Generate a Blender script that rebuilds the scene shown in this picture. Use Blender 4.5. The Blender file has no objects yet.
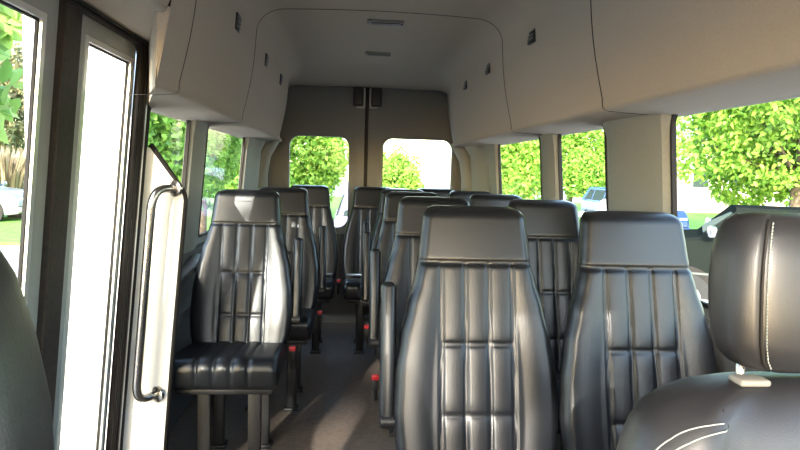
import bpy, bmesh, math, random
import numpy as np
from mathutils import Vector, Matrix
random.seed(4)
S = bpy.context.scene
COL = S.collection
PI = math.pi

# ------------------------------------------------------------------ camera
cam = bpy.data.cameras.new('camera')
cam.sensor_width = 36.0
cam.lens = 622.0 / 800.0 * 36.0
cam.clip_start = 0.02
cam.clip_end = 300
co = bpy.data.objects.new('camera', cam)
COL.objects.link(co)
a = Vector((-51 / 622.0, 55 / 622.0, 1.0)).normalized()      # van axis as the lens sees it
u = Vector((.022, 1, 0)); u = (u - a * u.dot(a)).normalized()
r = u.cross(a)
ex = Vector((r.x, a.x, u.x)); ey = Vector((r.y, a.y, u.y)); ez = Vector((r.z, a.z, u.z))
m = Matrix((ex, ey, -ez)).transposed().to_4x4()
m.translation = Vector((0, 0, 1.25))
co.matrix_world = m
S.camera = co

# ------------------------------------------------------------------ light
W = bpy.data.worlds.new('world'); S.world = W; W.use_nodes = True
nt = W.node_tree
sky = nt.nodes.new('ShaderNodeTexSky')
sky.sky_type = 'NISHITA'; sky.sun_disc = False
sky.sun_elevation = math.radians(24); sky.sun_rotation = math.radians(197)
sky.air_density = 1.2; sky.dust_density = 1.5; sky.ozone_density = 1.0
nt.links.new(sky.outputs[0], nt.nodes['Background'].inputs[0])
nt.nodes['Background'].inputs[1].default_value = 0.8
sl = bpy.data.lights.new('sun', 'SUN'); sl.energy = 6.0; sl.angle = math.radians(.6)
sl.color = (1, .95, .87)
so = bpy.data.objects.new('sun', sl); COL.objects.link(so)
SUN = Vector((.27, .94, -.36)).normalized()
so.rotation_euler = SUN.to_track_quat('-Z', 'Y').to_euler()
S.view_settings.view_transform = 'Standard'
S.view_settings.look = 'None'
S.view_settings.gamma = 1.0
S.view_settings.exposure = 1.1
S.view_settings.use_curve_mapping = False
S.cycles.max_bounces = 10
S.cycles.diffuse_bounces = 6
S.cycles.transparent_max_bounces = 12
S.cycles.sample_clamp_indirect = 4

# ------------------------------------------------------------------ materials
def mat(name, col, rough=.6, metal=0, spec=.5, noise=None, nscale=60, bump=0, bscale=200, coat=0, detail=4):
    """noise: second colour mixed in by a noise texture"""
    M = bpy.data.materials.new(name); M.use_nodes = True
    t = M.node_tree; b = t.nodes['Principled BSDF']
    b.inputs['Base Color'].default_value = (*col, 1)
    b.inputs['Roughness'].default_value = rough
    b.inputs['Metallic'].default_value = metal
    b.inputs['Specular IOR Level'].default_value = spec
    if coat:
        b.inputs['Coat Weight'].default_value = coat; b.inputs['Coat Roughness'].default_value = .25
    tc = t.nodes.new('ShaderNodeTexCoord')
    if noise:
        n = t.nodes.new('ShaderNodeTexNoise'); n.inputs['Scale'].default_value = nscale; n.inputs['Detail'].default_value = detail
        t.links.new(tc.outputs['Object'], n.inputs['Vector'])
        rp = t.nodes.new('ShaderNodeValToRGB')
        rp.color_ramp.elements[0].position = .35; rp.color_ramp.elements[1].position = .65
        rp.color_ramp.elements[0].color = (*col, 1); rp.color_ramp.elements[1].color = (*noise, 1)
        t.links.new(n.outputs['Fac'], rp.inputs['Fac']); t.links.new(rp.outputs['Color'], b.inputs['Base Color'])
    if bump:
        n2 = t.nodes.new('ShaderNodeTexNoise'); n2.inputs['Scale'].default_value = bscale; n2.inputs['Detail'].default_value = 3
        t.links.new(tc.outputs['Object'], n2.inputs['Vector'])
        bp = t.nodes.new('ShaderNodeBump'); bp.inputs['Strength'].default_value = bump; bp.inputs['Distance'].default_value = .004
        t.links.new(n2.outputs['Fac'], bp.inputs['Height']); t.links.new(bp.outputs['Normal'], b.inputs['Normal'])
    return M

def glassmat(name, tint=(.95, .97, .96), refl=.06):
    M = bpy.data.materials.new(name); M.use_nodes = True
    t = M.node_tree; t.nodes.clear()
    o = t.nodes.new('ShaderNodeOutputMaterial'); mx = t.nodes.new('ShaderNodeMixShader')
    tr = t.nodes.new('ShaderNodeBsdfTransparent'); gl = t.nodes.new('ShaderNodeBsdfGlossy')
    tr.inputs[0].default_value = (*tint, 1); gl.inputs['Roughness'].default_value = .02
    lw = t.nodes.new('ShaderNodeLayerWeight'); lw.inputs['Blend'].default_value = .5
    pw = t.nodes.new('ShaderNodeMath'); pw.operation = 'POWER'; pw.inputs[1].default_value = 5
    ml = t.nodes.new('ShaderNodeMath'); ml.operation = 'MULTIPLY_ADD'; ml.inputs[1].default_value = .25; ml.inputs[2].default_value = .003
    t.links.new(lw.outputs['Facing'], pw.inputs[0]); t.links.new(pw.outputs[0], ml.inputs[0]); t.links.new(ml.outputs[0], mx.inputs[0])
    t.links.new(tr.outputs[0], mx.inputs[1]); t.links.new(gl.outputs[0], mx.inputs[2]); t.links.new(mx.outputs[0], o.inputs[0])
    return M

def leafmat(name, c1, c2, trans=.45):
    M = bpy.data.materials.new(name); M.use_nodes = True
    t = M.node_tree; t.nodes.clear()
    o = t.nodes.new('ShaderNodeOutputMaterial'); mx = t.nodes.new('ShaderNodeMixShader'); mx.inputs[0].default_value = trans
    d = t.nodes.new('ShaderNodeBsdfPrincipled'); d.inputs['Roughness'].default_value = .5
    tl = t.nodes.new('ShaderNodeBsdfTranslucent')
    g = t.nodes.new('ShaderNodeNewGeometry'); rp = t.nodes.new('ShaderNodeValToRGB')
    rp.color_ramp.elements[0].color = (*c1, 1); rp.color_ramp.elements[1].color = (*c2, 1)
    t.links.new(g.outputs['Random Per Island'], rp.inputs['Fac'])
    t.links.new(rp.outputs['Color'], d.inputs['Base Color']); t.links.new(rp.outputs['Color'], tl.inputs['Color'])
    t.links.new(d.outputs[0], mx.inputs[1]); t.links.new(tl.outputs[0], mx.inputs[2]); t.links.new(mx.outputs[0], o.inputs[0])
    return M

M = {}
M['liner'] = mat('headliner_fabric', (.45, .395, .32), .95, spec=.1, noise=(.42, .365, .295), nscale=180, bump=.25, bscale=700)
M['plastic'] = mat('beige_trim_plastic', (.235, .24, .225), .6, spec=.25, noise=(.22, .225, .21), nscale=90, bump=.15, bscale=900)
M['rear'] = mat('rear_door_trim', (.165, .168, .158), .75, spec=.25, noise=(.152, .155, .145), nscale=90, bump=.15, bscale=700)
M['lower'] = mat('dark_grey_lower_trim', (.085, .083, .08), .7, spec=.3, noise=(.07, .068, .066), nscale=120)
M['vinyl'] = mat('black_vinyl', (.008, .009, .011), .31, spec=.5, bump=.12, bscale=420)
M['leather'] = mat('black_grained_leather', (.015, .015, .017), .40, spec=.6, bump=.10, bscale=600)
M['blackpl'] = mat('black_plastic', (.014, .014, .015), .45, spec=.4, bump=.1, bscale=600)
M['rubber'] = mat('black_rubber_seal', (.018, .016, .015), .7, spec=.25, bump=.2, bscale=300)
M['brownseal'] = mat('brown_black_seal', (.035, .028, .025), .6, spec=.3, noise=(.022, .018, .016), nscale=60)
M['alu'] = mat('painted_aluminium', (.36, .37, .34), .5, metal=.1, spec=.4, noise=(.34, .35, .325), nscale=60)
M['bright'] = mat('bright_aluminium', (.75, .77, .75), .3, metal=.6)
M['steel'] = mat('brushed_steel', (.50, .48, .45), .26, metal=1, noise=(.44, .42, .40), nscale=40)
M['white'] = mat('white_painted_panel', (.80, .80, .78), .4, spec=.4, noise=(.77, .77, .75), nscale=20)
M['floor'] = mat('brown_grey_vinyl_floor', (.135, .105, .083), .5, spec=.35, noise=(.18, .145, .118), nscale=45, bump=.3, bscale=260, detail=8)
M['red'] = mat('red_plastic', (.42, .012, .018), .45)
M['stitch'] = mat('white_stitching_thread', (.26, .28, .26), .8)
M['grill'] = mat('grey_vent_plastic', (.20, .19, .17), .6)
M['glass'] = glassmat('window_glass')
M['ground'] = mat('pale_asphalt', (.30, .29, .28), .9, spec=.1, noise=(.38, .36, .35), nscale=3, detail=10)
M['grass'] = mat('lawn_green', (.10, .24, .04), .95, spec=.05, noise=(.20, .36, .08), nscale=6, detail=10)
M['dry'] = leafmat('dry_grass_blades', (.22, .17, .10), (.42, .33, .23), .2)
M['bark'] = mat('bark', (.11, .085, .06), .95, spec=.1, noise=(.18, .14, .11), nscale=14)
M['leafA'] = leafmat('bright_green_leaves', (.12, .30, .03), (.42, .62, .10))
M['leafB'] = leafmat('mid_green_leaves', (.10, .26, .04), (.30, .52, .09))
M['leafC'] = leafmat('large_light_leaves', (.16, .34, .06), (.52, .66, .20))
M['leafD'] = leafmat('dull_olive_leaves', (.10, .13, .05), (.30, .26, .14), .3)
M['tyre'] = mat('tyre_rubber', (.02, .02, .02), .85)
M['chrome'] = mat('chrome', (.8, .8, .8), .15, metal=1)
M['carglass'] = mat('car_window_glass', (.035, .05, .045), .35, spec=.03)
M['moulding'] = mat('dull_grey_moulding', (.10, .11, .10), .6, spec=.1)
M['c_dark'] = mat('dark_green_grey_car_paint', (.012, .015, .013), .6, spec=0)
M['c_blue'] = mat('blue_car_paint', (.03, .08, .28), .25, coat=.6)
M['c_white'] = mat('white_car_paint', (.8, .8, .82), .3, coat=.5)
M['c_lav'] = mat('silver_lilac_car_paint', (.50, .40, .62), .3, metal=.3, coat=.5)
M['c_grey'] = mat('grey_car_paint', (.16, .17, .18), .3, coat=.6)
M['stucco'] = mat('pink_stucco', (.42, .32, .29), .9)
M['shingle'] = mat('grey_shingles', (.2, .18, .17), .9)
M['lamp'] = mat('unlit_lamp_lens', (.10, .095, .085), .4)

# ------------------------------------------------------------------ helpers
def link(name, me, material=None, parent=None, smooth=False, kind=None):
    o = bpy.data.objects.new(name, me); COL.objects.link(o)
    if material: me.materials.append(M[material])
    if smooth:
        me.polygons.foreach_set('use_smooth', [True] * len(me.polygons))
    if parent: o.parent = parent
    if kind: o['kind'] = kind
    return o

def from_bm(name, bm, material, parent=None, smooth=False, kind=None, sharp=None):
    bmesh.ops.recalc_face_normals(bm, faces=bm.faces)
    me = bpy.data.meshes.new(name); bm.to_mesh(me); bm.free()
    if sharp:
        smooth = True
    o = link(name, me, material, parent, smooth, kind)
    if sharp:
        me.set_sharp_from_angle(angle=math.radians(sharp))
    return o

def add_box(bm, c, d, bev=0, seg=2, rot=None):
    g = bmesh.ops.create_cube(bm, size=1)
    vs = g['verts']
    bmesh.ops.scale(bm, vec=d, verts=vs)
    if bev:
        es = list({e for v in vs for e in v.link_edges})
        gg = bmesh.ops.bevel(bm, geom=es, offset=bev, segments=seg, affect='EDGES', profile=.5)
        vs = list({v for f in gg['faces'] for v in f.verts} | {v for v in vs if v.is_valid})
    if rot: bmesh.ops.rotate(bm, cent=(0, 0, 0), matrix=rot, verts=vs)
    bmesh.ops.translate(bm, vec=c, verts=vs)
    return vs

def add_tube(bm, pts, rad, n=12, cap=True):
    pts = [Vector(p) for p in pts]
    rings = []
    up = Vector((0, 0, 1))
    t0 = (pts[1] - pts[0]).normalized()
    nrm = t0.cross(up if abs(t0.z) < .9 else Vector((1, 0, 0))).normalized()
    for i, p in enumerate(pts):
        if i == 0: t = t0
        elif i == len(pts) - 1: t = (pts[-1] - pts[-2]).normalized()
        else: t = ((pts[i + 1] - p).normalized() + (p - pts[i - 1]).normalized()).normalized()
        nrm = (nrm - t * nrm.dot(t)).normalized(); b = t.cross(nrm)
        rr = rad[i] if isinstance(rad, (list, tuple)) else rad
        rings.append([bm.verts.new(p + (nrm * math.cos(2 * PI * k / n) + b * math.sin(2 * PI * k / n)) * rr) for k in range(n)])
    for A, B in zip(rings, rings[1:]):
        for k in range(n): bm.faces.new((A[k], A[(k + 1) % n], B[(k + 1) % n], B[k]))
    if cap:
        bm.faces.new(rings[0]); bm.faces.new(rings[-1])

def loft(bm, rings, closed=True, caps=True):
    V = [[bm.verts.new(p) for p in R] for R in rings]
    n = len(V[0])
    for A, B in zip(V, V[1:]):
        for k in range(n if closed else n - 1):
            bm.faces.new((A[k], A[(k + 1) % n], B[(k + 1) % n], B[k]))
    if caps and closed:
        bm.faces.new(V[0]); bm.faces.new(V[-1])
    return V

def rrect(x0, y0, x1, y1, rad, n=6):
    """rounded rectangle loop; rad may be one value or four (bl, br, tr, tl)"""
    if not isinstance(rad, (tuple, list)): rad = (rad,) * 4
    out = []
    for (cx, cy, sx, sy, a0, rr) in ((x0, y0, 1, 1, PI, rad[0]), (x1, y0, -1, 1, 1.5 * PI, rad[1]), (x1, y1, -1, -1, 0, rad[2]), (x0, y1, 1, -1, .5 * PI, rad[3])):
        if rr < 1e-4: out.append((cx, cy)); continue
        for k in range(n + 1):
            t = a0 + .5 * PI * k / n
            out.append((cx + sx * rr + rr * math.cos(t), cy + sy * rr + rr * math.sin(t)))
    return out

def plate(outer, holes, fmap, thick):
    """2-D outline with holes -> solid plate; fmap(a, b, depth) gives the 3-D point"""
    bm = bmesh.new()
    es = []
    for lp in [outer] + holes:
        vs = [bm.verts.new((p[0], p[1], 0)) for p in lp]
        es += [bm.edges.new((vs[i], vs[(i + 1) % len(vs)])) for i in range(len(vs))]
    bmesh.ops.triangle_fill(bm, use_beauty=True, use_dissolve=False, edges=es)
    g = bmesh.ops.extrude_face_region(bm, geom=list(bm.faces))
    for v in [v for v in g['geom'] if isinstance(v, bmesh.types.BMVert)]: v.co.z = thick
    for v in bm.verts:
        v.co = fmap(v.co.x, v.co.y, v.co.z)
    return bm

def tag(o, label=None, cat=None, group=None, kind=None):
    if label: o['label'] = label
    if cat: o['category'] = cat
    if group: o['group'] = group
    if kind: o['kind'] = kind
    return o

def empty(name, loc=(0, 0, 0), rz=0):
    o = bpy.data.objects.new(name, None); COL.objects.link(o)
    o.location = loc; o.rotation_euler = (0, 0, rz); o.empty_display_size = .1
    return o

def copy_tree(o, parent=None):
    c = o.copy(); COL.objects.link(c); c.parent = parent
    for ch in list(o.children): copy_tree(ch, c)
    return c

# ------------------------------------------------------------------ van shell
CX = .145                       # centre line of the van
ZT, ZS = 1.455, .875            # top and sill of the side windows
TH = .085                       # tumblehome of the side walls
LX, RX = -.73, 1.02
YB = 5.30                       # rear doors
YF = -.35                       # front end of what is built
def wx(side, z, d=0):           # wall plane; d is outward depth
    return (LX - TH * (ZT - z) - d) if side < 0 else (RX + TH * (ZT - z) + d)
def floor_z(y): return -.0095 * (y - 1.8) if y > 1.8 else 0.0

# floor
bm = bmesh.new()
ys = [YF + (YB + .1 - YF) * k / 24 for k in range(25)]
for y0, y1 in zip(ys, ys[1:]):
    pass
loft(bm, [[(wx(-1, 0) - .03, y, floor_z(y)), (wx(1, 0) + .03, y, floor_z(y)), (wx(1, 0) + .03, y, -.09), (wx(-1, 0) - .03, y, -.09)] for y in ys])
from_bm('floor', bm, 'floor', kind='structure')

# right wall with its windows
wall_w = []
RW = [(.95, 1.93), (2.44, 3.01), (3.30, 4.25)]
LW = [(2.36, 2.95), (3.31, 4.46)]
outer = [(YF, -.05), (YB, -.05), (YB, 1.665), (YF, 1.665)]
holes = [rrect(y0, ZS, y1, ZT + .02, (.05, .05, .05, .05)) for y0, y1 in RW] + [rrect(-.2, ZS, .80, ZT + .02, .05)]
bm = plate(outer, holes, lambda y, z, d: Vector((wx(1, z, d), y, z)), .016)
from_bm('wall_right', bm, 'plastic', kind='structure')
# left wall: from the door jamb to the back; in front of the door a short piece
DY0, DY1, DZ = .95, 2.27, 1.66
bm = plate([(DY1 + .02, -.05), (YB, -.05), (YB, 1.70), (DY1 + .02, 1.70)], [rrect(y0, ZS, y1, ZT + .015, .035) for y0, y1 in LW],
           lambda y, z, d: Vector((wx(-1, z, d), y, z)), .016)
from_bm('wall_left', bm, 'plastic', kind='structure')
bm = plate([(YF, -.05), (DY0 - .02, -.05), (DY0 - .02, 1.70), (YF, 1.70)], [rrect(-.2, .85, .72, 1.52, .05)],
           lambda y, z, d: Vector((wx(-1, z, d), y, z)), .05)
from_bm('wall_left', bm, 'plastic', kind='structure')

# window panes with thin black gaskets
wn = 0
def side_window(side, y0, y1, z0, z1, rad):
    global wn
    wn += 1
    p = rrect(y0 - .015, z0 - .015, y1 + .015, z1 + .015, rad)
    bm = plate(p, [], lambda y, z, d: Vector((wx(side, z, .010 + d), y, z)), .004)
    g = from_bm('window_%d' % wn, bm, 'glass', kind='structure')
    bm = plate(rrect(y0 - .004, z0 - .004, y1 + .004, z1 + .004, rad), [rrect(y0 + .010, z0 + .010, y1 - .006, z1 - .010, max(rad - .01, .01))],
               lambda y, z, d: Vector((wx(side, z, -.003 + d), y, z)), .016)
    from_bm('gasket', bm, 'rubber', g)
for y0, y1 in RW: side_window(1, y0, y1, ZS, ZT + .02, .05)
for y0, y1 in LW: side_window(-1, y0, y1, ZS, ZT + .015, .035)

# pillar covers: bulging trim between the windows (part of the setting)
tn = 0
def trim(bm, material, sharp=None, smooth=False, name=None):
    global tn
    tn += 1
    return from_bm('trim_%d' % tn, bm, material, kind='structure', sharp=sharp, smooth=smooth)
def pillar(side, prof, z0=ZS - .12, z1=1.47):
    # prof: list of (y, inward depth)
    bm = bmesh.new()
    rings = []
    for z in (z0, z0 + .03, .95, 1.2, 1.38, 1.43, z1):
        k = 1.0
        if z > 1.40: k = 1.3 + (z - 1.43) * 6
        if z < z0 + .01: k = .3
        ymid = sum(p[0] for p in prof) / len(prof)
        ring = []
        for y, d in prof:
            yy = ymid + (y - ymid) * (1 + max(0, (z - 1.40)) * 1.2)
            ring.append((wx(side, z, -d * k + .002), yy, z))
        ring += [(wx(side, z, .02), prof[-1][0] - .02, z), (wx(side, z, .02), prof[0][0] + .02, z)]
        rings.append(ring)
    loft(bm, rings)
    return trim(bm, 'plastic', sharp=35)
pillar(1, [(1.935, 0), (1.955, .022), (2.02, .036), (2.18, .045), (2.30, .045), (2.335, .038), (2.42, .004), (2.43, 0)])
pillar(1, [(3.015, 0), (3.03, .018), (3.12, .026), (3.17, .026), (3.19, .02), (3.285, .002)])
pillar(1, [(4.26, 0), (4.275, .02), (4.40, .03), (4.55, .03), (4.60, .06), (4.72, .075), (4.80, .09)])
pillar(-1, [(2.955, 0), (2.97, .018), (3.06, .026), (3.15, .026), (3.18, .02), (3.30, .002)])
pillar(-1, [(4.47, 0), (4.485, .02), (4.62, .03), (4.75, .03), (4.80, .05), (4.90, .06)])

# rear side ducts: rounded vertical covers in front of the rear doors
for sd in (1, -1):
    bm = bmesh.new()
    rings = []
    for z in (.45, .9, 1.2, 1.34, 1.42, 1.475):
        bx = CX + sd * (.86 if sd > 0 else .87)
        lean = max(0, z - 1.3) * .55
        rings.append([(bx - sd * lean + sd * .075 * math.cos(t) * 1.0, 5.10 + .10 * math.sin(t), z) for t in [2 * PI * k / 20 for k in range(20)]])
    loft(bm, rings)
    trim(bm, 'plastic', smooth=True)

# dark lower side trim and ledge under the windows
for sd, ya, yb in ((1, YF + .02, YB - .02), (-1, DY1 + .05, YB - .02)):
    bm = bmesh.new()
    rings = []
    for y in (ya, yb):
        pr = [(0, .0), (.0, ZS - .035), (.035, ZS - .045), (.045, ZS - .08), (.05, .62), (.085, .60), (.09, .56), (.055, .54), (.055, .02), (0, .0)]
        rings.append([(wx(sd, z, -d + .002), y, z) for d, z in pr[:-1]])
    loft(bm, rings)
    trim(bm, 'lower', sharp=30)
# folded wall-side arm ledge beside the left seats
for y0 in (2.52, 3.25):
    bm = bmesh.new()
    add_box(bm, (wx(-1, .78) + .075, y0 + .28, .775), (.06, .56, .035), .012, 3, Matrix.Rotation(math.radians(7), 3, 'X'))
    add_box(bm, (wx(-1, .72) + .055, y0 + .02, .73), (.03, .03, .12), .006)
    trim(bm, 'blackpl', sharp=40)
# small louvred outlet on the rear right pillar
bm = bmesh.new()
add_box(bm, (wx(1, 1.15, -.030), 4.475, 1.16), (.010, .11, .34), .003)
for k in range(12):
    add_box(bm, (wx(1, 1.02 + .025 * k, -.037), 4.475, 1.02 + .025 * k), (.006, .085, .007), 0)
trim(bm, 'grill')

# headliner -------------------------------------------------------------
ceil_root = None
def section(zin=1.465, zout=1.455, sin=.67, ztop=2.03, n=8):
    """half profile from wall top to centre: list of (s, z)"""
    P = [(.93, zout), (.885, zout)]
    for k in range(1, 4): P.append((.885 + (sin + .02 - .885) * k / 3, zout + (zin - zout) * k / 3))
    P += [(sin + .008, zin + .004), (sin, zin + .014), (sin - .002, zin + .04)]
    zk = 1.90
    for k in range(1, 7):
        t = k / 6; z = zin + .04 + (zk - zin - .04) * t
        P.append((sin - .002 - .062 * t - .012 * math.sin(PI * t), z))
    s0 = P[-1][0]
    for k in range(1, 9):
        t = .5 * PI * k / 8
        P.append((s0 - .14 * (1 - math.cos(t)) - .0 , zk + (ztop - .012 - zk) * math.sin(t)))
    s1 = P[-1][0]
    for k in range(1, 7):
        t = k / 6
        P.append((s1 * (1 - t), ztop - .012 + .012 * (1 - (1 - t) ** 2)))
    return P
def full(pL, pR, yL, yR, y):
    L = [(CX - s, (yL(s, z) if yL else y), z) for s, z in pL]
    R = [(CX + s, (yR(s, z) if yR else y), z) for s, z in pR]
    return L + R[::-1][1:]
def liner(y0, y1, pL, pR=None, yL=None, ys=None, name='headliner_panel'):
    pR = pR or pL
    bm = bmesh.new()
    ring0 = full(pL, pR, yL, None, y0)
    inner = [full(pL, pR, None, None, y0)] if yL else []
    V = loft(bm, [ring0] + [full(pL, pR, None, None, y) for y in (ys or [y1])], closed=False, caps=False)
    o = from_bm(name, bm, 'liner', ceil_root, sharp=50)
    return o
# outer roof skin
bm = bmesh.new()
def skin(y):
    P = [(.83, 1.655), (.985, 1.69), (.965, 1.80), (.88, 2.0), (.70, 2.10), (.35, 2.14), (0, 2.15)]
    i = [(CX - s, y, z) for s, z in P] + [(CX + s, y, z) for s, z in P[::-1][1:]]
    o = [(p[0] + (p[0] - CX) * .03, p[1], p[2] + .02) for p in i]
    return i + o[::-1]
loft(bm, [skin(YF - .05), skin(YB + .06)])
ceil_root = from_bm('ceiling', bm, 'rubber', kind='structure')

pA = section(zin=1.465)
pLfront = [(.93, 1.668), (.885, 1.668), (.80, 1.664), (.72, 1.660), (.655, 1.656), (.643, 1.660)] + [p for p in pA if p[1] > 1.69 or (p[1] > 1.6 and p[0] < .6)]
# front section: right side low, left side high over the entry door
liner(YF, 1.75, pLfront, pA, ys=[1.752])
liner(1.752, 1.975, pA, pA, yL=lambda s, z: min(1.972, 1.752 + max(0, s - .67) * 2.9), ys=[1.982])
liner(1.990, 3.115, pA, pA, yL=lambda s, z: max(1.990, 1.752 + max(0, s - .67) * 2.9), ys=[3.122])
liner(3.132, 4.72, pA, pA, ys=[4.70])
# rear part: roof comes down to the door header, sides flare outwards
bm = bmesh.new()
def mixp(P, Q, t): return [(p[0] + (q[0] - p[0]) * t, p[1] + (q[1] - p[1]) * t) for p, q in zip(P, Q)]
pB = [(s + (.03 if z > 1.5 else 0), z) for s, z in section(zin=1.465, sin=.70, ztop=1.95)]
pB = [(s, min(z, 1.935 + .004 * (s < .3))) for s, z in pB]
rs = []
for k in range(9):
    t = k / 8; tt = t * t * (3 - 2 * t)
    P = mixp(pA, pB, tt); y = 4.70 + .56 * t
    rs.append(full(P, P, None, None, y))
loft(bm, rs, closed=False, caps=False)
from_bm('headliner_panel', bm, 'liner', ceil_root, sharp=50)
bm = plate([(.64, 1.70), (.94, 1.70), (.94, 2.56), (.90, 2.42), (.67, 1.756), (.64, 1.752)], [], lambda a_, b_, q: Vector((CX - a_, b_, 1.664 + q)), .01)
from_bm('door_soffit', bm, 'liner', ceil_root)
# end wedge that closes the low left headliner above the jamb
bm = bmesh.new()
rr_ = []
for k in range(16):
    q = .63 + .27 * k / 15
    y0 = 1.754 + max(0, q - .67) * 2.9
    zl = 1.462 if q > .67 else 1.462 + (.67 - q) * 5.1
    rr_.append([(CX - q, y0, zl), (CX - q, y0, 1.672), (CX - q, y0 + .01, 1.672), (CX - q, y0 + .01, zl)])
loft(bm, rr_)
from_bm('headliner_end', bm, 'liner', ceil_root, sharp=50)
# beads in the joints
for y in (1.985, 3.127):
    bm = bmesh.new()
    P = full(pA, pA, None, None, y)
    if y < 2: P = P[5:]
    P = [(p[0] + (.004 if p[0] > CX else -.004), p[1], p[2] + .004) for p in P[2:-2]]
    add_tube(bm, P, .006, 6)
    from_bm('joint_bead', bm, 'rubber', ceil_root)

# rear doors --------------------------------------------------------------
SEAM = CX - .005
def yb(x, z, d): return Vector((x, YB + d, z))
def opening(z):  # half width of the visible opening
    return .90 - max(0, z - 1.35) * .18
dn = 0
def rear_door(x0, x1, wx0, wx1, side):
    global dn, wn
    dn += 1
    o = [(x0, 0.0), (x1, 0.0), (x1, 1.97), (x0, 1.97)]
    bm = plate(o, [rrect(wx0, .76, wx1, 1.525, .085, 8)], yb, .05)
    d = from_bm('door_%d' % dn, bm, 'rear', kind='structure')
    bm = plate(rrect(x0 + .02, .02, x1 - .02, .70, .02), [], lambda x, z, q: Vector((x, YB - .02 + q, z)), .022)
    from_bm('lower_panel', bm, 'lower', d, sharp=40)
    # raised window surround
    bm = plate(rrect(wx0 - .045, .715, wx1 + .045, 1.57, .12, 8), [rrect(wx0, .76, wx1, 1.525, .085, 8)], lambda x, z, q: Vector((x, YB - .014 + q, z)), .016)
    from_bm('window_surround', bm, 'rear', d, sharp=40)
    bm = plate(rrect(wx0 - .02, .74, wx1 + .02, 1.545, .09, 8), [], lambda x, z, q: Vector((x, YB + .03 + q, z)), .005)
    from_bm('pane', bm, 'glass', d)
    # latch block at the top
    lx = SEAM + side * .075
    bm = bmesh.new()
    add_box(bm, (lx, YB - .035, 1.86), (.085, .07, .15), .012, 3)
    from_bm('latch', bm, 'blackpl', d, sharp=40)
    bm = bmesh.new()
    add_box(bm, (SEAM + side * .024, YB - .03, 1.85), (.014, .06, .16), .004)
    add_box(bm, (SEAM + side * .055, YB - .03, 1.775), (.075, .06, .012), .003)
    from_bm('latch_bracket', bm, 'alu', d)
    return d
# door_1 and door_2 are the two leaves of the entry door (below)
dn = 2
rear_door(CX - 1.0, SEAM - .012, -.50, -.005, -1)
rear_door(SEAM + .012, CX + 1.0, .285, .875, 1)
bm = bmesh.new(); add_box(bm, (SEAM, YB + .012, 1.0), (.03, .04, 1.9), .006)
trim(bm, 'rubber')
bm = bmesh.new(); add_box(bm, (CX, YB - .13, .0), (1.7, .08, .05), .008)
trim(bm, 'alu', sharp=40)
bm = bmesh.new(); add_box(bm, (CX, YB + .012, 1.975), (1.5, .12, .06), .02, 3)
trim(bm, 'rubber', sharp=40)

# entry door (two folding leaves) -----------------------------------------
def lx(y, z, d): return Vector((wx(-1, z, .012 + d), y, z))
def leaf(n, y0, y1, g0, g1, seal_side):
    bm = plate([(y0, -.04), (y1, -.04), (y1, DZ - .005), (y0, DZ - .005)], [[(g0, .10), (g1, .10), (g1, 1.598), (g0, 1.598)]], lx, .020)
    d = from_bm('door_%d' % n, bm, 'alu', kind='structure')
    bm = plate([(g0 - .002, .098), (g1 + .002, .098), (g1 + .002, 1.60), (g0 - .002, 1.60)], [[(g0 + .018, .118), (g1 - .018, .118), (g1 - .018, 1.584), (g0 + .018, 1.584)]],
               lambda y, z, q: lx(y, z, q - .004), .018)
    from_bm('glazing_bead', bm, 'bright', d)
    bm = plate([(g0 + .016, .11), (g1 - .016, .11), (g1 - .016, 1.585), (g0 + .016, 1.585)], [[(g0 + .022, .124), (g1 - .022, .124), (g1 - .022, 1.579), (g0 + .022, 1.579)]],
               lambda y, z, q: lx(y, z, q + .004), .008)
    from_bm('glazing_gasket', bm, 'rubber', d)
    bm = plate([(g0, .1), (g1, .1), (g1, 1.598), (g0, 1.598)], [], lambda y, z, q: lx(y, z, q + .010), .004)
    from_bm('pane', bm, 'glass', d)
    return d
leaf(1, .98, 1.655, 1.06, 1.585, 1)
leaf(2, 1.735, 2.215, 1.815, 2.185, -1)
# soft seal between the leaves
bm = plate([(1.650, -.04), (1.742, -.04), (1.742, DZ - .004), (1.650, DZ - .004)], [], lambda y, z, q: lx(y, z, q - .012 + .008 * math.cos((y - 1.696) * 60)), .05)
trim(bm, 'brownseal')
# header seal: three parallel ribs, and the rear jamb with its ribs
bm = bmesh.new()
def corner(o):   # ribs turn the upper rear corner of the doorway
    P = [(.9, DZ + o)]
    for k in range(7):
        t = PI / 2 - k * PI / 12
        P.append((2.20 + o - .03 + .05 * math.cos(t), DZ + o - .05 + .05 * math.sin(t)))
    P.append((2.22 + o, 0.0))
    return [Vector((wx(-1, z, -.002), y, z)) for y, z in P]
for o in (-.006, .014, .034): add_tube(bm, corner(o), .011, 8)
trim(bm, 'rubber', smooth=True)
bm = bmesh.new(); add_tube(bm, [p + Vector((.006, 0, 0)) for p in corner(.052)], .009, 8)
trim(bm, 'brownseal', smooth=True)
bm = bmesh.new(); add_tube(bm, [p + Vector((.004, 0, 0)) for p in corner(.070)][2:], .010, 8)
trim(bm, 'bright', smooth=True)
bm = bmesh.new(); add_tube(bm, [p + Vector((.008, 0, 0)) for p in corner(.089)][2:], .010, 8)
trim(bm, 'rubber', smooth=True)
# header beam
bm = plate([(YF, DZ + .02), (2.4, DZ + .02), (2.4, 1.80), (YF, 1.80)], [], lambda y, z, q: Vector((wx(-1, z, q + .004), y, z)), .05)
trim(bm, 'plastic')

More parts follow.
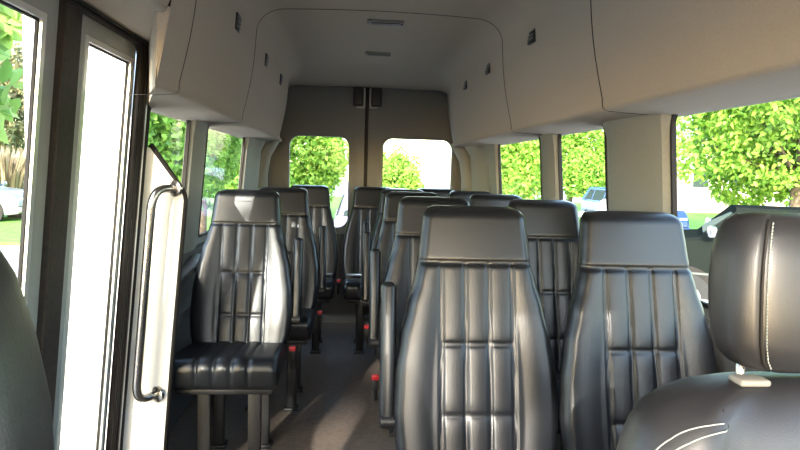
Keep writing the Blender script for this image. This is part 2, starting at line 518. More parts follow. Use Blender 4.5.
# front cab: windscreen header, pillars, sun visors and dashboard behind the lens
bm = bmesh.new(); add_box(bm, (CX, YF - .02, 1.94), (1.66, .08, .30), .03, 3)
trim(bm, 'liner', sharp=40)
for sd in (-1, 1):
    bm = bmesh.new(); loft(bm, [[(CX + sd * w0, y, z), (CX + sd * (w0 - .09), y, z), (CX + sd * (w0 - .09), y - .08, z), (CX + sd * w0, y - .08, z)] for w0, y, z in ((.86, YF, 1.82), (.90, -1.15, .95))])
    trim(bm, 'plastic')
    bm = plate([(-1.2, -.05), (YF + .01, -.05), (YF + .01, .90), (-1.2, .90)], [], lambda y, z, d: Vector((wx(sd, z, d), y, z)), .05)
    trim(bm, 'lower')
bm = bmesh.new()
loft(bm, [[(x, -1.25, .0), (x, -.80, .0), (x, -.72, .55), (x, -.70, .86), (x, -.78, .93), (x, -1.25, .97)] for x in (LX - .02, RX + .02)])
trim(bm, 'blackpl', sharp=40)
bm = bmesh.new(); add_box(bm, (CX, -1.0, -.04), (1.9, 1.35, .08))
trim(bm, 'lower')

# partition beside the doorway with its grab rail ---------------------------
pp = empty('partition_panel', (-.66, 2.315, 0))
tag(pp, 'narrow white partition panel with steel grab rail standing behind the entry door', 'partition')
def P2(x, z, q): return Vector((x + .66, q, z))
po = [(-.83, .01), (-.685, .01), (-.592, 1.12), (-.600, 1.15), (-.715, 1.31), (-.745, 1.31)]
bm = plate(po, [], P2, .02)
from_bm('panel', bm, 'white', pp)
bm = bmesh.new()
edge = [(-.682, .01), (-.642, .55), (-.594, 1.12), (-.596, 1.14), (-.608, 1.165), (-.715, 1.32)]
add_tube(bm, [(x + .66, .01, z) for x, z in edge], .011, 8)
from_bm('edge_trim', bm, 'rubber', pp, smooth=True)
rail_pts = []
A = Vector((-.622 + .66, -.0, 1.165)); B = Vector((-.688 + .66, -.0, .40))
off = Vector((-.055, -.085, 0))
def arc(c0, c1, c2, n=8):
    return [(1 - t) ** 2 * c0 + 2 * t * (1 - t) * c1 + t * t * c2 for t in [k / n for k in range(n + 1)]]
rail_pts = [A] + arc(A + off * .45, A + off, A + off + Vector((-.008, 0, -.07))) + arc(B + off + Vector((.006, 0, .07)), B + off, B + off * .45) + [B]
bm = bmesh.new(); add_tube(bm, rail_pts, .0155, 16)
gr = from_bm('grab_rail', bm, 'steel', pp, smooth=True)
for q in (A, B):
    bm = bmesh.new()
    add_tube(bm, [q + Vector((0, .001, 0)), q + off * .10, q + off * .14], [.030, .030, .02], 20)
    from_bm('flange', bm, 'steel', gr, sharp=40)

# overhead details ----------------------------------------------------------
def s_at(z):
    for p, q in zip(pA[7:], pA[8:]):
        if p[1] <= z <= q[1]: return p[0] + (q[0] - p[0]) * (z - p[1]) / (q[1] - p[1])
    return .6
spots = [(-1, 2.64, 1.835, 'small square black overhead vent on the left, nearest of the three on that side'),
         (-1, 3.52, 1.835, 'small square black overhead vent on the left, middle one of the three on that side'),
         (-1, 4.25, 1.835, 'small square black overhead vent on the left, nearest the rear doors'),
         (1, 2.62, 1.835, 'small square black overhead vent on the right, nearest of the three on that side'),
         (1, 3.45, 1.835, 'small square black overhead vent on the right, middle one of the three on that side'),
         (1, 4.12, 1.835, 'small square black overhead vent on the right, nearest the rear doors')]
bmv = bmesh.new(); add_box(bmv, (0, 0, 0), (.016, .088, .066), .004, 2)
vent0 = from_bm('overhead_vent', bmv, 'blackpl', sharp=40)
for k in range(3):
    bmv = bmesh.new(); add_box(bmv, (.009, 0, -.016 + .016 * k), (.008, .064, .006), .001, 1)
    from_bm('slat', bmv, 'grill', vent0)
for i, (sd, y, z, lab) in enumerate(spots):
    o = vent0 if i == 0 else copy_tree(vent0)
    o.location = (CX + sd * (s_at(z) + .003), y, z)
    o.rotation_euler = (0, math.radians(9) * sd, 0 if sd < 0 else PI)
    if sd > 0: o.rotation_euler = (0, math.radians(-9), PI)
    else: o.rotation_euler = (0, math.radians(9), 0)
    tag(o, lab, 'vent', 'square vents along the roof sides')
for i, (y, wd) in enumerate(((3.33, .19), (4.22, .17))):
    bm = bmesh.new(); add_box(bm, (0, 0, 0), (wd, .075, .012), .005, 2)
    o = from_bm('ceiling_lamp', bm, 'grill', sharp=40)
    o.location = (CX + .03, y, 2.024)
    bm = bmesh.new(); add_box(bm, (0, 0, -.008), (wd * .8, .045, .008), .003, 2)
    from_bm('lens', bm, 'lamp', o, sharp=40)
    bm = bmesh.new(); add_box(bm, (wd * .44, 0, -.009), (.012, .02, .006), .002, 1)
    from_bm('switch', bm, 'blackpl', o)
    tag(o, ['unlit oblong ceiling lamp just behind the curved roof joint', 'unlit oblong ceiling lamp nearer the rear doors'][i], 'lamp', 'ceiling lamps on the centre line')

# ------------------------------------------------------------------ passenger seats
SB, ST = .455, 1.155
def half_w(z):
    K = [(.44, .200), (.52, .222), (.60, .229), (.70, .226), (.80, .212), (.88, .194), (.95, .174), (1.0, .162), (1.06, .156), (1.12, .150), (1.16, .146)]
    for (a0, b0), (a1, b1) in zip(K, K[1:]):
        if z <= a1:
            t = (z - a0) / (a1 - a0); t = t * t * (3 - 2 * t) * .5 + t * .5
            return b0 + (b1 - b0) * max(0, t)
    return K[-1][1]
def bump1(x, w): return math.exp(-(x / w) ** 2)
def front_disp(x, z, hw):
    d = 0.0
    if z < 1.0:
        inside = 1.0
        for c in (-.1, -.033, .033, .1): d += .0055 * bump1(abs(x - c) - .0035, .0024)
        if abs(x) < .1:
            ph = ((x + .1) % .0667) / .0667
            d -= .0035 * math.sin(PI * ph) ** .7
            for zc in (.60, .785): d += .005 * bump1(z - zc, .0045) * math.sin(PI * ph) ** .5 + .002 * bump1(z - zc, .022)
        # side bolsters
        e = abs(x) / hw
        if e > .55: d -= .006 * math.sin(PI * (e - .55) / .45)
    else:
        d -= .004 * (1 - (x / hw) ** 2) + .001
    d += .007 * bump1(z - 1.0, .005)
    return d
def backrest_mesh():
    nx, nz = 120, 100
    zs = [SB + (ST - SB) * k / nz for k in range(nz + 1)]
    bm = bmesh.new(); rings = []
    for z in zs:
        hw = half_w(z)
        # rounded top corners
        top = ST - z
        inset = 0
        if top < .035: inset = .035 - math.sqrt(max(0, .035 ** 2 - (.035 - top) ** 2))
        hw2 = hw - inset
        T = .045 if z < 1.0 else .040
        if top < .03: T *= math.sqrt(max(.02, 1 - (1 - top / .03) ** 2))
        yc = .012 + (z - .48) * .26
        ring = []
        for i in range(nx + 1):
            e = -1 + 2 * i / nx
            e2 = math.sin(e * PI / 2) * .35 + e * .65
            x = hw2 * e2
            round_ = (1 - min(1, (1 - abs(e2)) * hw2 / .028)) if (1 - abs(e2)) * hw2 < .028 else 0
            dy = .034 * (1 - math.sqrt(max(0, 1 - round_ ** 2)))
            ring.append((x, yc - T + dy + (front_disp(x, z, hw) if top > .012 else 0), z))
        for i in range(1, 12):
            e = 1 - 2 * i / 12
            ring.append((hw2 * .97 * e, yc + T * .55 + .02 * (1 - abs(e) ** 4), z))
        rings.append(ring)
    loft(bm, rings)
    return bm
def cushion_mesh():
    nx, ny = 72, 40
    bm = bmesh.new(); rings = []
    n = ny
    # sweep along the side profile: rear top -> front top -> front bottom -> rear bottom, one ring per x
    for i in range(nx + 1):
        e = -1 + 2 * i / nx
        x = .212 * (math.sin(e * PI / 2) * .4 + e * .6)
        edge = max(0, (abs(x) - .182) / .030)
        sh = .028 * (1 - math.sqrt(max(0, 1 - min(1, edge) ** 2)))
        g = 0
        for c in (-.1, -.033, .033, .1): g += .008 * bump1(x - c, .0045)
        if abs(x) < .1: g -= .005 * math.sin(PI * (((x + .1) % .0667) / .0667))
        ring = []
        L = .40; ht = .125
        for k in range(20): # top
            t = k / 19; y = .02 - (L - .02) * t
            ring.append((x, y, .475 + .045 * t + .008 * math.sin(PI * t) - sh - g))
        for k in range(1, 9): # front nose
            t = k / 8 * PI / 2
            ring.append((x, -L + .02 - (.045 - sh * .6 - g) * math.sin(t) + .0, .52 - sh - g - .045 * (1 - math.cos(t))))
        ring.append((x, -L - .022 + sh * .6 + g, .43)); ring.append((x, -L - .012 + sh, .405)); ring.append((x, -L + .02, .392 + sh))
        for k in range(1, 6): ring.append((x, -L + .02 + L * k / 5, .392 + sh))
        rings.append(ring)
    loft(bm, rings)
    return bm
def leg_mesh(x, y):
    bm = bmesh.new()
    add_box(bm, (x, y, .19), (.052, .035, .38), .006, 2)
    add_box(bm, (x, y, .01), (.075, .075, .02), .005, 2)
    return bm
def make_seat(arm):
    t = empty('passenger_seat')
    from_bm('backrest', backrest_mesh(), 'vinyl', t, smooth=True)
    from_bm('seat_cushion', cushion_mesh(), 'vinyl', t, smooth=True)
    bm = bmesh.new()
    add_box(bm, (0, -.18, .385), (.38, .40, .03), .01, 2)
    from_bm('seat_pan', bm, 'blackpl', t, sharp=40)
    for x in (-.09, .11 if arm > 0 else .09):
        for y in (-.30, -.02): from_bm('leg', leg_mesh(x if arm >= 0 else -x, y), 'blackpl', t, sharp=40)
    # belt buckle on its stalk
    bs = arm if arm else 1
    bx = bs * .235
    bm = bmesh.new()
    add_tube(bm, [(bx, -.02, .36), (bx + .004 * bs, -.05, .40), (bx + .006 * bs, -.07, .43)], .009, 8)
    add_box(bm, (bx + .006 * bs, -.08, .45), (.026, .03, .055), .006, 2, None)
    bk = from_bm('belt_buckle', bm, 'blackpl', t, sharp=40)
    bm = bmesh.new(); add_box(bm, (bx + .006 * bs, -.090, .474), (.028, .020, .020), .004, 2)
    from_bm('release_button', bm, 'red', bk, sharp=40)
    bm = bmesh.new(); add_tube(bm, [(-.20, .03, .40), (.20, .03, .40)], .02, 12)
    from_bm('pivot_bar', bm, 'blackpl', t, sharp=40)
    if arm:
        bm = bmesh.new()
        R = Matrix.Rotation(math.radians(-14), 3, 'X')
        add_box(bm, (arm * .243, .085, .745), (.044, .052, .40), .018, 4, None)
        bmesh.ops.rotate(bm, cent=(0, .085, .745), matrix=R, verts=bm.verts)
        ar = from_bm('armrest', bm, 'vinyl', t, sharp=50)
        bm = bmesh.new()
        add_tube(bm, [(arm * .20, .03, .575), (arm * .262, .03, .575)], .019, 14)
        from_bm('pivot', bm, 'blackpl', ar, sharp=40)
    return t
seats = [  # x, y of the backrest foot, armrest side, label
    (.362, 1.60, -1, 'black vinyl seat in the middle foreground, nearest on the right of the aisle'),
    (.805, 1.54, 0, 'black vinyl window seat in the foreground, partly behind the large front headrest'),
    (.358, 2.40, -1, 'black vinyl aisle seat directly behind the nearest middle seat'),
    (.820, 2.40, 0, 'black vinyl window seat seen between the two nearest right-hand seats'),
    (.348, 3.20, -1, 'black vinyl aisle seat, third row on the right of the aisle'),
    (.812, 3.20, 0, 'black vinyl window seat, third row on the right of the aisle'),
    (.362, 3.95, -1, 'black vinyl aisle seat, fourth row on the right of the aisle'),
    (.82, 3.95, 0, 'black vinyl window seat, fourth row, by the rear right pillar'),
    (-.470, 2.79, 1, 'black vinyl single seat on the left, nearest behind the white partition'),
    (-.385, 3.52, 1, 'black vinyl single seat on the left, directly behind the nearest left seat'),
    (-.296, 4.58, 0, 'black vinyl rear row seat below the left rear window'),
    (.190, 4.58, 0, 'black vinyl rear row seat at the end of the aisle, right of the gap'),
    (.665, 4.58, 0, 'black vinyl rear row seat on the far right below the right rear window')]
protos = {}
for x, y, arm, lab in seats:
    if arm not in protos:
        o = protos[arm] = make_seat(arm)
    else:
        o = copy_tree(protos[arm])
    o.location = (x, y, floor_z(y + .2) + .0)
    tag(o, lab, 'seat', 'black vinyl passenger seats')
    if y > 4.5:   # pale bar between cushion and backrest on the rear row
        bm = bmesh.new(); add_tube(bm, [(-.19, -.06, .515), (.19, -.06, .515)], .008, 8)
        from_bm('hinge_bar', bm, 'bright', o, smooth=True)

# ------------------------------------------------------------------ front seats
def se_ring(cx, cy, hx, hy, z, n=64, p=3.2, cyc=0, skew=0):
    out = []
    for k in range(n):
        t = 2 * PI * k / n
        c, s = math.cos(t), math.sin(t)
        out.append((cx + hx * math.copysign(abs(c) ** (2 / p), c), cy + hy * math.copysign(abs(s) ** (2 / p), s), z))
    return out
def make_front_seat():
    t = empty('driver_seat')
    # backrest: local x centre 0, front at y=0 leaning back
    bm = bmesh.new(); rings = []
    Z = [.46, .50, .60, .70, .80, .86, .90, .93, .955, .975, .99, 1.002, 1.010, 1.015]
    Wd = [.23, .245, .26, .276, .284, .284, .278, .268, .256, .240, .216, .186, .145, .10]
    Z = [z - .006 for z in Z]
    D = [.075, .08, .08, .08, .078, .076, .074, .071, .068, .062, .054, .044, .030, .015]
    for z, w, d in zip(Z, Wd, D):
        yc = .06 + (z - .5) * .22
        ring = []
        for (x, y, zz) in se_ring(0, 0, w, d, z, 96, 3.0):
            if y < 0:
                e = abs(x) / w
                y -= .018 * bump1(e - .80, .16) * min(1, d / .07)           # side bolster swell
                y += .006 * bump1(abs(x) - .165, .005) * min(1, d / .05)      # seam groove
            ring.append((x, y + yc, zz))
        rings.append(ring)
    loft(bm, rings)
    from_bm('backrest', bm, 'leather', t, smooth=True)
    # stitching across the shoulder bolsters and down the seam
    def surf(x, z):
        for i in range(len(Z) - 1):
            if Z[i] <= z <= Z[i + 1]:
                k = (z - Z[i]) / (Z[i + 1] - Z[i]); w = Wd[i] + (Wd[i + 1] - Wd[i]) * k; d = D[i] + (D[i + 1] - D[i]) * k
        e = min(.999, abs(x) / w)
        y = -d * (1 - e ** 3.0) ** (1 / 3.0)
        y -= .018 * bump1(e - .80, .16) * min(1, d / .07)
        y += .006 * bump1(abs(x) - .165, .005) * min(1, d / .05)
        return Vector((x, .06 + (z - .5) * .22 + y, z))
    for sd in (-1, 1):
        for o, nm in ((0, 1), (.008, 2)):
            bm = bmesh.new()
            P = []
            for k in range(61):
                q = k / 60
                ang = q * PI / 2 * .98
                x = -(.168 + .098 * math.sin(ang) + o * .6); z = .865 + .098 * math.cos(ang) + o
                P.append(surf(x, min(z, .99)) + Vector((0, -.0020, .0012)))
            P = [Vector((p.x * (-1 if sd > 0 else 1), p.y, p.z)) for p in P]
            add_tube(bm, P, .0010, 5)
            from_bm('stitching', bm, 'stitch', t, smooth=True)
        bm = bmesh.new()
        P = [surf(-.165, z) for z in [.56 + .43 * k / 40 for k in range(41)]]
        P = [Vector((p.x * (-1 if sd > 0 else 1), p.y - .0005, p.z)) for p in P]
        add_tube(bm, P, .0022, 5)
        from_bm('seam_piping', bm, 'rubber', t, smooth=True)
    # cushion and base
    bm = bmesh.new()
    loft(bm, [se_ring(0, -.18, w, d, z, 64, 3.5) for z, w, d in ((.30, .22, .24), (.33, .25, .27), (.42, .26, .275), (.46, .25, .265), (.475, .22, .24))])
    from_bm('seat_cushion', bm, 'leather', t, smooth=True)
    bm = bmesh.new(); add_box(bm, (0, -.14, .15), (.40, .42, .30), .02, 3)
    from_bm('pedestal', bm, 'blackpl', t, sharp=40)
    # headrest: front and rear panel with side gusset
    bm = bmesh.new(); rings = []
    H0 = 1.022
    hz = [0, .006, .018, .040, .075, .11, .145, .175, .190, .199, .203]
    hw = [.105, .122, .134, .141, .143, .142, .138, .130, .121, .110, .092]
    hd = [.030, .042, .050, .056, .060, .061, .060, .056, .048, .036, .018]
    def hring(z, w, d):
        ring = []
        for (x, y, zz) in se_ring(0, 0, w, d, H0 + z, 96, 3.2):
            g = 0
            e = abs(x) / w
            if y < 0: g = .004 * bump1(e - .80, .02)
            ring.append((x * (1 - .0), y + g + .165 + z * .14, zz))
        return ring
    loft(bm, [hring(*q) for q in zip(hz, hw, hd)])
    h = from_bm('headrest', bm, 'leather', t, smooth=True)
    def hs(z, fr, sd):
        for i in range(len(hz) - 1):
            if hz[i] <= z <= hz[i + 1]:
                k = (z - hz[i]) / (hz[i + 1] - hz[i]); w = hw[i] + (hw[i + 1] - hw[i]) * k; d = hd[i] + (hd[i + 1] - hd[i]) * k
        y = -d * (1 - fr ** 3.2) ** (1 / 3.2)
        return Vector((sd * w * fr, y + .165 + z * .14, H0 + z))
    for sd in (-1, 1):
        bm = bmesh.new()
        N = 44
        for k in range(N):
            z = .008 + .186 * k / N
            p = hs(z, .765, sd); q = hs(z + .0028, .765, sd)
            nrm = Vector((sd * .35, -1, 0)).normalized()
            add_tube(bm, [p + nrm * .001, (p + q) / 2 + nrm * .0022, q + nrm * .001], .0009, 5)
        from_bm('stitching', bm, 'stitch', h)
        bm = bmesh.new()
        add_tube(bm, [hs(.004 + .192 * k / 30, .80, sd) + Vector((0, .0005, 0)) for k in range(31)], .0018, 5)
        from_bm('seam_piping', bm, 'rubber', h, smooth=True)
        bm = bmesh.new(); add_tube(bm, [(sd * .108, .168, .96), (sd * .108, .172, 1.05)], .006, 10)
        from_bm('headrest_post', bm, 'steel', t, smooth=True)
        bm = bmesh.new(); add_box(bm, (sd * .108, .150, 1.008), (.042, .030, .009), .004, 3)
        from_bm('post_collar', bm, 'grill', t, sharp=50)
    return t
ds = make_front_seat()
ds.location = (.634, .600, -.016)
tag(ds, 'large black leather front seat with headrest and white stitching at lower right', 'seat', 'front seats')
ps = copy_tree(ds)
ps.scale = (1, 1, 1.2); ps.location = (-.43, .165, .05); ps.name = 'front_passenger_seat'
for c in list(ps.children):
    if c.name.startswith('stitching'): bpy.data.objects.remove(c)
tag(ps, 'black front seat whose shoulder shows dark at the lower left edge', 'seat', 'front seats')

# ------------------------------------------------------------------ outside
GZ = -.72
bm = bmesh.new()
bmesh.ops.create_grid(bm, x_segments=8, y_segments=8, size=70, matrix=Matrix.Translation((0, 30, GZ)))
g = from_bm('ground', bm, 'ground', kind='structure')
for (x0, y0, x1, y1) in ((-40, 15.0, -2.3, 45), (7.2, 13.5, 40, 45), (-2.2, 24, 7.0, 45)):
    bm = bmesh.new()
    add_box(bm, ((x0 + x1) / 2, (y0 + y1) / 2, GZ + .03), (x1 - x0, y1 - y0, .08), .02)
    o = from_bm('lawn', bm, 'grass', kind='structure')

def leaves(name, material, centers, size, parent, seed, aspect=.55, droop=0.3, up=.4):
    """each leaf is a folded six-point blade; centers is an (n,3) array"""
    rng = np.random.default_rng(seed)
    n = len(centers)
    d = rng.normal(size=(n, 3)); d[:, 2] -= droop; d /= np.linalg.norm(d, axis=1)[:, None]
    nn = rng.normal(size=(n, 3)); nn[:, 2] += up; nn[:, 1] -= .5
    s = np.cross(d, nn); s /= np.linalg.norm(s, axis=1)[:, None]
    nn = np.cross(s, d)
    L = size * rng.uniform(.7, 1.3, n)[:, None]
    w = L * aspect * .5
    base = centers
    pts = np.stack([base, base + d * L * .35 + s * w + nn * w * .35, base + d * L * .75 + s * w * .7 + nn * w * .2, base + d * L - nn * L * .08,
                    base + d * L * .75 - s * w * .7 + nn * w * .2, base + d * L * .35 - s * w + nn * w * .35], axis=1).reshape(-1, 3)
    idx = np.arange(n)[:, None] * 6
    f = np.concatenate([idx + np.array([[0, 1, 2, 3]]), idx + np.array([[0, 3, 4, 5]])], axis=1).reshape(-1)
    me = bpy.data.meshes.new(name)
    me.vertices.add(n * 6); me.vertices.foreach_set('co', pts.reshape(-1))
    me.loops.add(n * 8); me.loops.foreach_set('vertex_index', f)
    me.polygons.add(n * 2); me.polygons.foreach_set('loop_start', np.arange(n * 2) * 4)
    me.update(); me.validate()
    return link(name, me, material, parent)

def tree(x, y, zc, rx, rz, n, size, material, label, seed, group='trees outside', trunk=.12, ry=None, sparse=1.0, name='tree'):
    rng = np.random.default_rng(seed)
    ry = ry or rx
    t = empty(name, (x, y, GZ))
    tag(t, label, 'tree' if name == 'tree' else 'shrub', group)
    h = zc - GZ
    bm = bmesh.new()
    add_tube(bm, [(0, 0, -.05), (.04, .02, h * .4), (-.03, 0, h * .75), (0, .02, h + rz * .5)], [trunk, trunk * .8, trunk * .6, trunk * .15], 10)
    from_bm('trunk', bm, 'bark', t, smooth=True)
    k = max(26, int(46 * sparse))
    dirs = rng.normal(size=(k, 3)); dirs /= np.linalg.norm(dirs, axis=1)[:, None]
    rad = rng.uniform(.45, .95, k)[:, None]
    cc = dirs * rad * np.array([[rx, ry, rz]])
    bm = bmesh.new()
    for c in cc[:14]:
        e = Vector((float(c[0]), float(c[1]), float(h + c[2])))
        s0 = Vector((0, 0, h * .55))
        add_tube(bm, [s0, s0.lerp(e, .5) + Vector((0, 0, -.1)), e], [trunk * .35, trunk * .2, .012], 6)
    from_bm('branches', bm, 'bark', t, smooth=True)
    which = rng.integers(0, k, n)
    off = rng.normal(size=(n, 3)); off /= np.linalg.norm(off, axis=1)[:, None]
    r_ = rng.uniform(.55, 1.0, n)[:, None] ** .6
    cl = np.array([[rx, ry, rz]]) * rng.uniform(.26, .42, k)[which][:, None]
    pts = cc[which] + off * r_ * cl + np.array([[0, 0, h]])
    pts = pts[pts[:, 2] > 1.15]
    leaves('foliage', material, pts, size, t, seed + 1)
    return t

tree(10.2, 13.4, 3.1, 2.9, 2.7, 70000, .135, 'leafA', 'large bright green maple filling the nearest right-hand window, above the dark parked car', 11, trunk=.22)
tree(18.0, 17.5, 2.9, 3.0, 3.0, 14000, .24, 'leafA', 'broad green tree beyond the parked dark car, at the right edge', 12, trunk=.22)
tree(9.6, 26.5, 2.2, 2.5, 2.7, 26000, .15, 'leafA', 'green tree seen through the middle window on the right', 13, trunk=.16)
tree(4.25, 16.5, 1.35, 1.15, 1.9, 14000, .12, 'leafA', 'green tree seen through the rearmost window on the right', 14, trunk=.10)
tree(-1.15, 15.5, 1.75, 1.05, 1.7, 13000, .12, 'leafA', 'rounded green tree seen through the left rear door window', 15, trunk=.10)
tree(1.25, 17.5, .75, .75, 1.15, 9000, .11, 'leafA', 'smaller yellow-green tree at the left of the right rear door window', 16, trunk=.08)
tree(-2.75, 8.6, 2.0, .85, 2.1, 17000, .11, 'leafB', 'dense green tree in the first window behind the entry door', 17, trunk=.10)
tree(-2.75, 11.9, 2.2, .95, 1.75, 16000, .11, 'leafB', 'dense green tree seen through the second window on the left', 18, trunk=.09)
tree(-3.3, 18.6, 2.2, 1.25, 2.4, 15000, .14, 'leafB', 'green tree at the rear edge of the second window on the left', 19, trunk=.09)
tree(-19.0, 35.0, 4.4, 3.2, 4.2, 12000, .28, 'leafD', 'dull olive-brown tree far beyond the large-leaved shrub outside the entry door', 21, trunk=.12)
tree(-4.6, -11.5, 4.6, 2.8, 2.5, 2300, .24, 'leafB', 'tree standing ahead of the van whose crown dapples the sunlight', 31, trunk=.2)
# close large-leaved shrub by the entry door
tree(-2.97, 4.85, 2.20, .52, .80, 1700, .20, 'leafC', 'shrub with large light green leaves close outside the entry door', 20, group='shrubs outside', trunk=.03, sparse=.6, name='shrub')

# dry ornamental grass clump beyond the entry door
t = empty('ornamental_grass', (-15.2, 29.0, GZ))
tag(t, 'clump of dry straw-coloured ornamental grass beyond the entry door glass', 'grass')
rng = np.random.default_rng(5)
n = 2600
th = rng.uniform(0, 2 * PI, n); rr = rng.uniform(0, 1, n) ** .5
base = np.stack([rr * np.cos(th) * 1.6, rr * np.sin(th) * 1.6, np.zeros(n)], 1)
L = rng.uniform(1.6, 3.0, n)[:, None]
out = np.stack([np.cos(th), np.sin(th), np.zeros(n)], 1) * rng.uniform(.1, .6, n)[:, None]
sw = rng.normal(size=(n, 3)) * .035; sw[:, 2] = 0
p1 = base + np.array([[0, 0, .55]]) * L + out * .3 * L; p2 = base + np.array([[0, 0, .9]]) * L + out * 1.0 * L
pts = np.stack([base - sw, base + sw, p1 + sw, p2, p1 - sw], 1).reshape(-1, 3)
me = bpy.data.meshes.new('blades')
me.vertices.add(n * 5); me.vertices.foreach_set('co', pts.reshape(-1))
me.loops.add(n * 5); me.loops.foreach_set('vertex_index', np.arange(n * 5))
me.polygons.add(n); me.polygons.foreach_set('loop_start', np.arange(n) * 5)
me.update(); me.validate()
link('blades', me, 'dry', t)

# made-up white column for the unidentified blown-out white area outside the entry door
bm = bmesh.new(); add_box(bm, (0, 0, 1.55), (.62, .30, 3.1), .015)
o = from_bm('stand_in_column', bm, 'white', sharp=40)
o.location = (-1.62, 4.05, GZ)
tag(o, 'made-up tall white column standing in for the unidentified blown-out white area outside the rear leaf of the entry door', 'column')
for z, s in ((.05, 1.12), (3.05, 1.10)):
    bm = bmesh.new(); add_box(bm, (0, 0, z), (.62 * s, .30 * 1.2, .1), .01)
    from_bm('collar', bm, 'white', o, sharp=40)

# distant building behind the trees on the right
b = empty('house', (21.5, 38, GZ))
tag(b, 'pale pinkish building far behind the trees on the right', 'building')
bm = bmesh.new(); add_box(bm, (0, 0, 2.0), (9, 6, 4.0)); from_bm('wall', bm, 'stucco', b)
bm = bmesh.new(); loft(bm, [[(x, -3.4, 3.9), (x, 0, 5.6), (x, 3.4, 3.9)] for x in (-4.9, 4.9)]); from_bm('roof', bm, 'shingle', b)
for x in (-3, -1, 1.2, 3.2):
    bm = bmesh.new(); add_box(bm, (x, -3.02, 2.1), (1.1, .1, 1.3)); w_ = from_bm('window', bm, 'white', b)
    bm = bmesh.new(); add_box(bm, (x, -3.08, 2.1), (.9, .04, 1.1)); from_bm('pane', bm, 'carglass', w_)

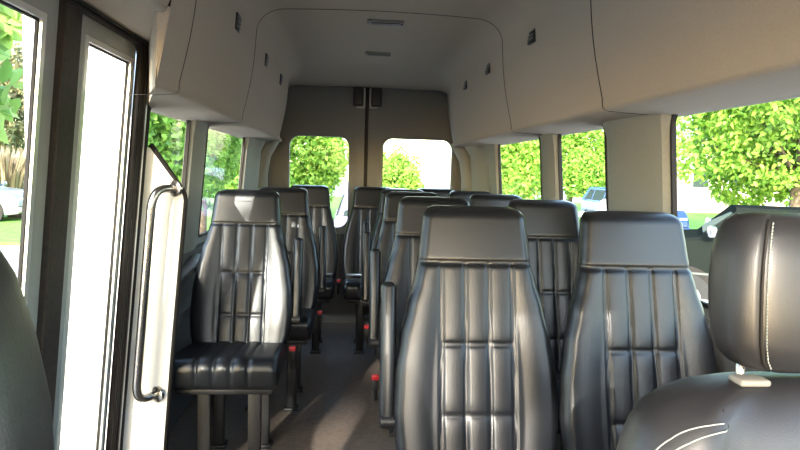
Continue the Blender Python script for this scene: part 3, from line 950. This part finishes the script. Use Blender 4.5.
# parked cars -----------------------------------------------------------------
def car(label, paint, loc, rz, L=4.6, Wd=1.82, roof=1.60, hood=1.08, ws=(1.25, 1.75), rear=(4.15, 4.5), wheel=(.9, 3.65), wr=.36, sc=1.0):
    t = empty('parked_car', loc, rz); t.scale = (sc, sc, sc)
    tag(t, label, 'car', 'parked cars')
    hw = Wd / 2
    belt = hood + .02
    def prof(k):   # lower body stations
        return k
    st = [(0, .45, .72, .80), (.06, .32, .80, .90), (.35, .28, hood - .10, .97), (ws[0], .28, hood, 1), (2.4, .28, belt, 1), (rear[0], .28, belt + .02, 1), (L - .1, .32, belt - .02, .95), (L, .42, belt - .15, .86)]
    bm = bmesh.new(); rings = []
    for x, zb, zt, w in st:
        W2 = hw * w
        rings.append([(x, -W2 * .96, zb), (x, -W2, zb + .1), (x, -W2, zt - .22), (x, -W2 * .955, zt - .04), (x, -W2 * .88, zt), (x, W2 * .88, zt), (x, W2 * .955, zt - .04), (x, W2, zt - .22), (x, W2, zb + .1), (x, W2 * .96, zb)])
    loft(bm, rings)
    body = from_bm('body', bm, paint, t, sharp=30)
    # cabin
    bm = bmesh.new()
    def cab(x, z, w): return [(x, -w, z), (x, w, z)]
    b = belt - .02
    lo = [(ws[0], hw * .86), (ws[1] + .1, hw * .93), (rear[0] - .3, hw * .93), (rear[1], hw * .86)]
    hi = [(ws[1], hw * .72), (ws[1] + .3, hw * .76), (rear[0] - .35, hw * .76), (rear[0], hw * .72)]
    rings = [[(lo[i][0], -lo[i][1], b), (hi[i][0], -hi[i][1], roof - .05), (hi[i][0], -hi[i][1] * .9, roof), (hi[i][0], hi[i][1] * .9, roof), (hi[i][0], hi[i][1], roof - .05), (lo[i][0], lo[i][1], b)] for i in range(4)]
    loft(bm, rings)
    from_bm('cabin', bm, paint, t, sharp=30)
    # glass panels laid on the cabin sides
    def quad(name, pts, off, material, par):
        bm = bmesh.new()
        P = [Vector(p) for p in pts]; nn = (P[1] - P[0]).cross(P[2] - P[0]).normalized()
        c = sum(P, Vector()) / 4
        if nn.dot(c - Vector((2.6, 0, 1.2))) < 0: nn = -nn
        A_ = [bm.verts.new(p + nn * off) for p in P]; B_ = [bm.verts.new(p - nn * .01) for p in P]
        bm.faces.new(A_); bm.faces.new(B_)
        for i in range(4): bm.faces.new((A_[i], A_[(i + 1) % 4], B_[(i + 1) % 4], B_[i]))
        return from_bm(name, bm, material, par)
    for s in (-1, 1):
        zt = roof - .09; zb = belt + .03
        def side(x, z):
            k = (z - b) / (roof - .05 - b); w = hw * .93 + (hw * .76 - hw * .93) * k
            return (x, s * w, z)
        segs = [(ws[0] + .42, ws[1] + .22, 2.55, 2.55), (2.62, 2.62, 3.45, 3.45), (3.52, 3.52, rear[0] - .02, rear[0] - .28)]
        for x0b, x0t, x1b, x1t in segs:
            quad('side_window', [side(x0b, zb), side(x1b, zb), side(x1t, zt), side(x0t, zt)], .006, 'carglass', t)
        # mirror
        bm = bmesh.new(); add_box(bm, (ws[0] + .16, s * (hw + .10), belt + .08), (.12, .20, .15), .04, 3)
        mi = from_bm('mirror', bm, 'chrome' if paint == 'c_dark' else paint, t, sharp=50)
        bm = bmesh.new(); add_box(bm, (2.4, s * (hw + .004), .72), (2.6, .012, .03), .003)
        from_bm('side_moulding', bm, 'moulding', t)
        bm = bmesh.new(); add_box(bm, (2.3, s * (hw + .02), .36), (2.0, .16, .05), .02, 2)
        from_bm('running_board', bm, 'bright', t, sharp=40)
        for xd in (ws[0] + .30, 2.58, 3.5):
            bm = bmesh.new(); add_box(bm, (xd, s * (hw * 1.0 + .002), .70), (.012, .006, .68))
            from_bm('door_gap', bm, 'rubber', t)
        for x in (2.42, 3.38):
            bm = bmesh.new(); add_box(bm, (x, s * (hw + .012), .86), (.16, .024, .03), .008, 2)
            from_bm('door_handle', bm, 'chrome', t, sharp=40)
        bm = bmesh.new(); add_box(bm, (.07, s * hw * .62, .74), (.09, .34, .15), .03, 3)
        from_bm('headlamp', bm, 'chrome', t, sharp=50)
        for xw in wheel:
            bm = bmesh.new(); add_tube(bm, [(xw, s * (hw - .10), wr + .02), (xw, s * (hw + .003), wr + .02)], wr * 1.22, 28)
            from_bm('wheel_arch', bm, 'rubber', t, sharp=40)
            bm = bmesh.new(); add_tube(bm, [(xw, s * (hw - .20), wr), (xw, s * (hw - .19), wr), (xw, s * (hw + .005), wr), (xw, s * (hw + .022), wr)], [wr * .9, wr, wr, wr * .9], 28)
            wh = from_bm('wheel', bm, 'tyre', t, sharp=40)
            bm = bmesh.new(); add_tube(bm, [(xw, s * (hw + .0), wr), (xw, s * (hw + .028), wr), (xw, s * (hw + .032), wr)], [wr * .62, wr * .60, wr * .2], 20)
            for k in range(5):
                aa = 2 * PI * k / 5
                add_tube(bm, [(xw, s * (hw + .03), wr), (xw + math.cos(aa) * wr * .58, s * (hw + .035), wr + math.sin(aa) * wr * .58)], .028, 6)
            from_bm('rim', bm, 'alu', wh, sharp=40)
    quad('windscreen', [(ws[0] + .06, -hw * .78, belt + .04), (ws[0] + .06, hw * .78, belt + .04), (ws[1] - .04, hw * .68, roof - .08), (ws[1] - .04, -hw * .68, roof - .08)], .006, 'carglass', t)
    quad('rear_window', [(rear[1] - .06, -hw * .75, belt + .06), (rear[1] - .06, hw * .75, belt + .06), (rear[0] + .04, hw * .66, roof - .10), (rear[0] + .04, -hw * .66, roof - .10)], .006, 'carglass', t)
    bm = bmesh.new(); add_box(bm, (.02, 0, .68), (.06, Wd * .44, .20), .02, 2)
    gl = from_bm('grille', bm, 'blackpl', t, sharp=40)
    for k in range(5):
        bm = bmesh.new(); add_box(bm, (-.016, 0, .61 + .036 * k), (.02, Wd * .42, .012), .003, 1)
        from_bm('grille_bar', bm, 'chrome', gl)
    bm = bmesh.new(); add_box(bm, (.03, 0, .44), (.16, Wd * .9, .17), .05, 3)
    from_bm('bumper', bm, paint, t, sharp=50)
    return t
car('dark green-grey parked off-road car side-on behind the large front headrest', 'c_dark', (4.02, 9.35, GZ), math.radians(-30), hood=1.20, roof=1.62, ws=(1.28, 1.72), wheel=(1.15, 3.75))
car('blue parked car beyond the bonnet of the dark car', 'c_blue', (9.55, 18.0, GZ), math.radians(92), L=4.2, roof=1.62, hood=1.12)
car('small white parked car seen low through the middle window on the right', 'c_white', (5.95, 13.2, GZ), math.radians(60), L=4.2, roof=1.42, hood=.95)
car('pale lilac-silver parked car seen through the left rear door window', 'c_lav', (.62, 9.6, GZ), math.radians(90), roof=1.60, hood=1.10)
car('grey parked car with chrome ribbed grille at the far left edge', 'c_grey', (-10.1, 20.9, GZ), math.radians(180), roof=1.48)
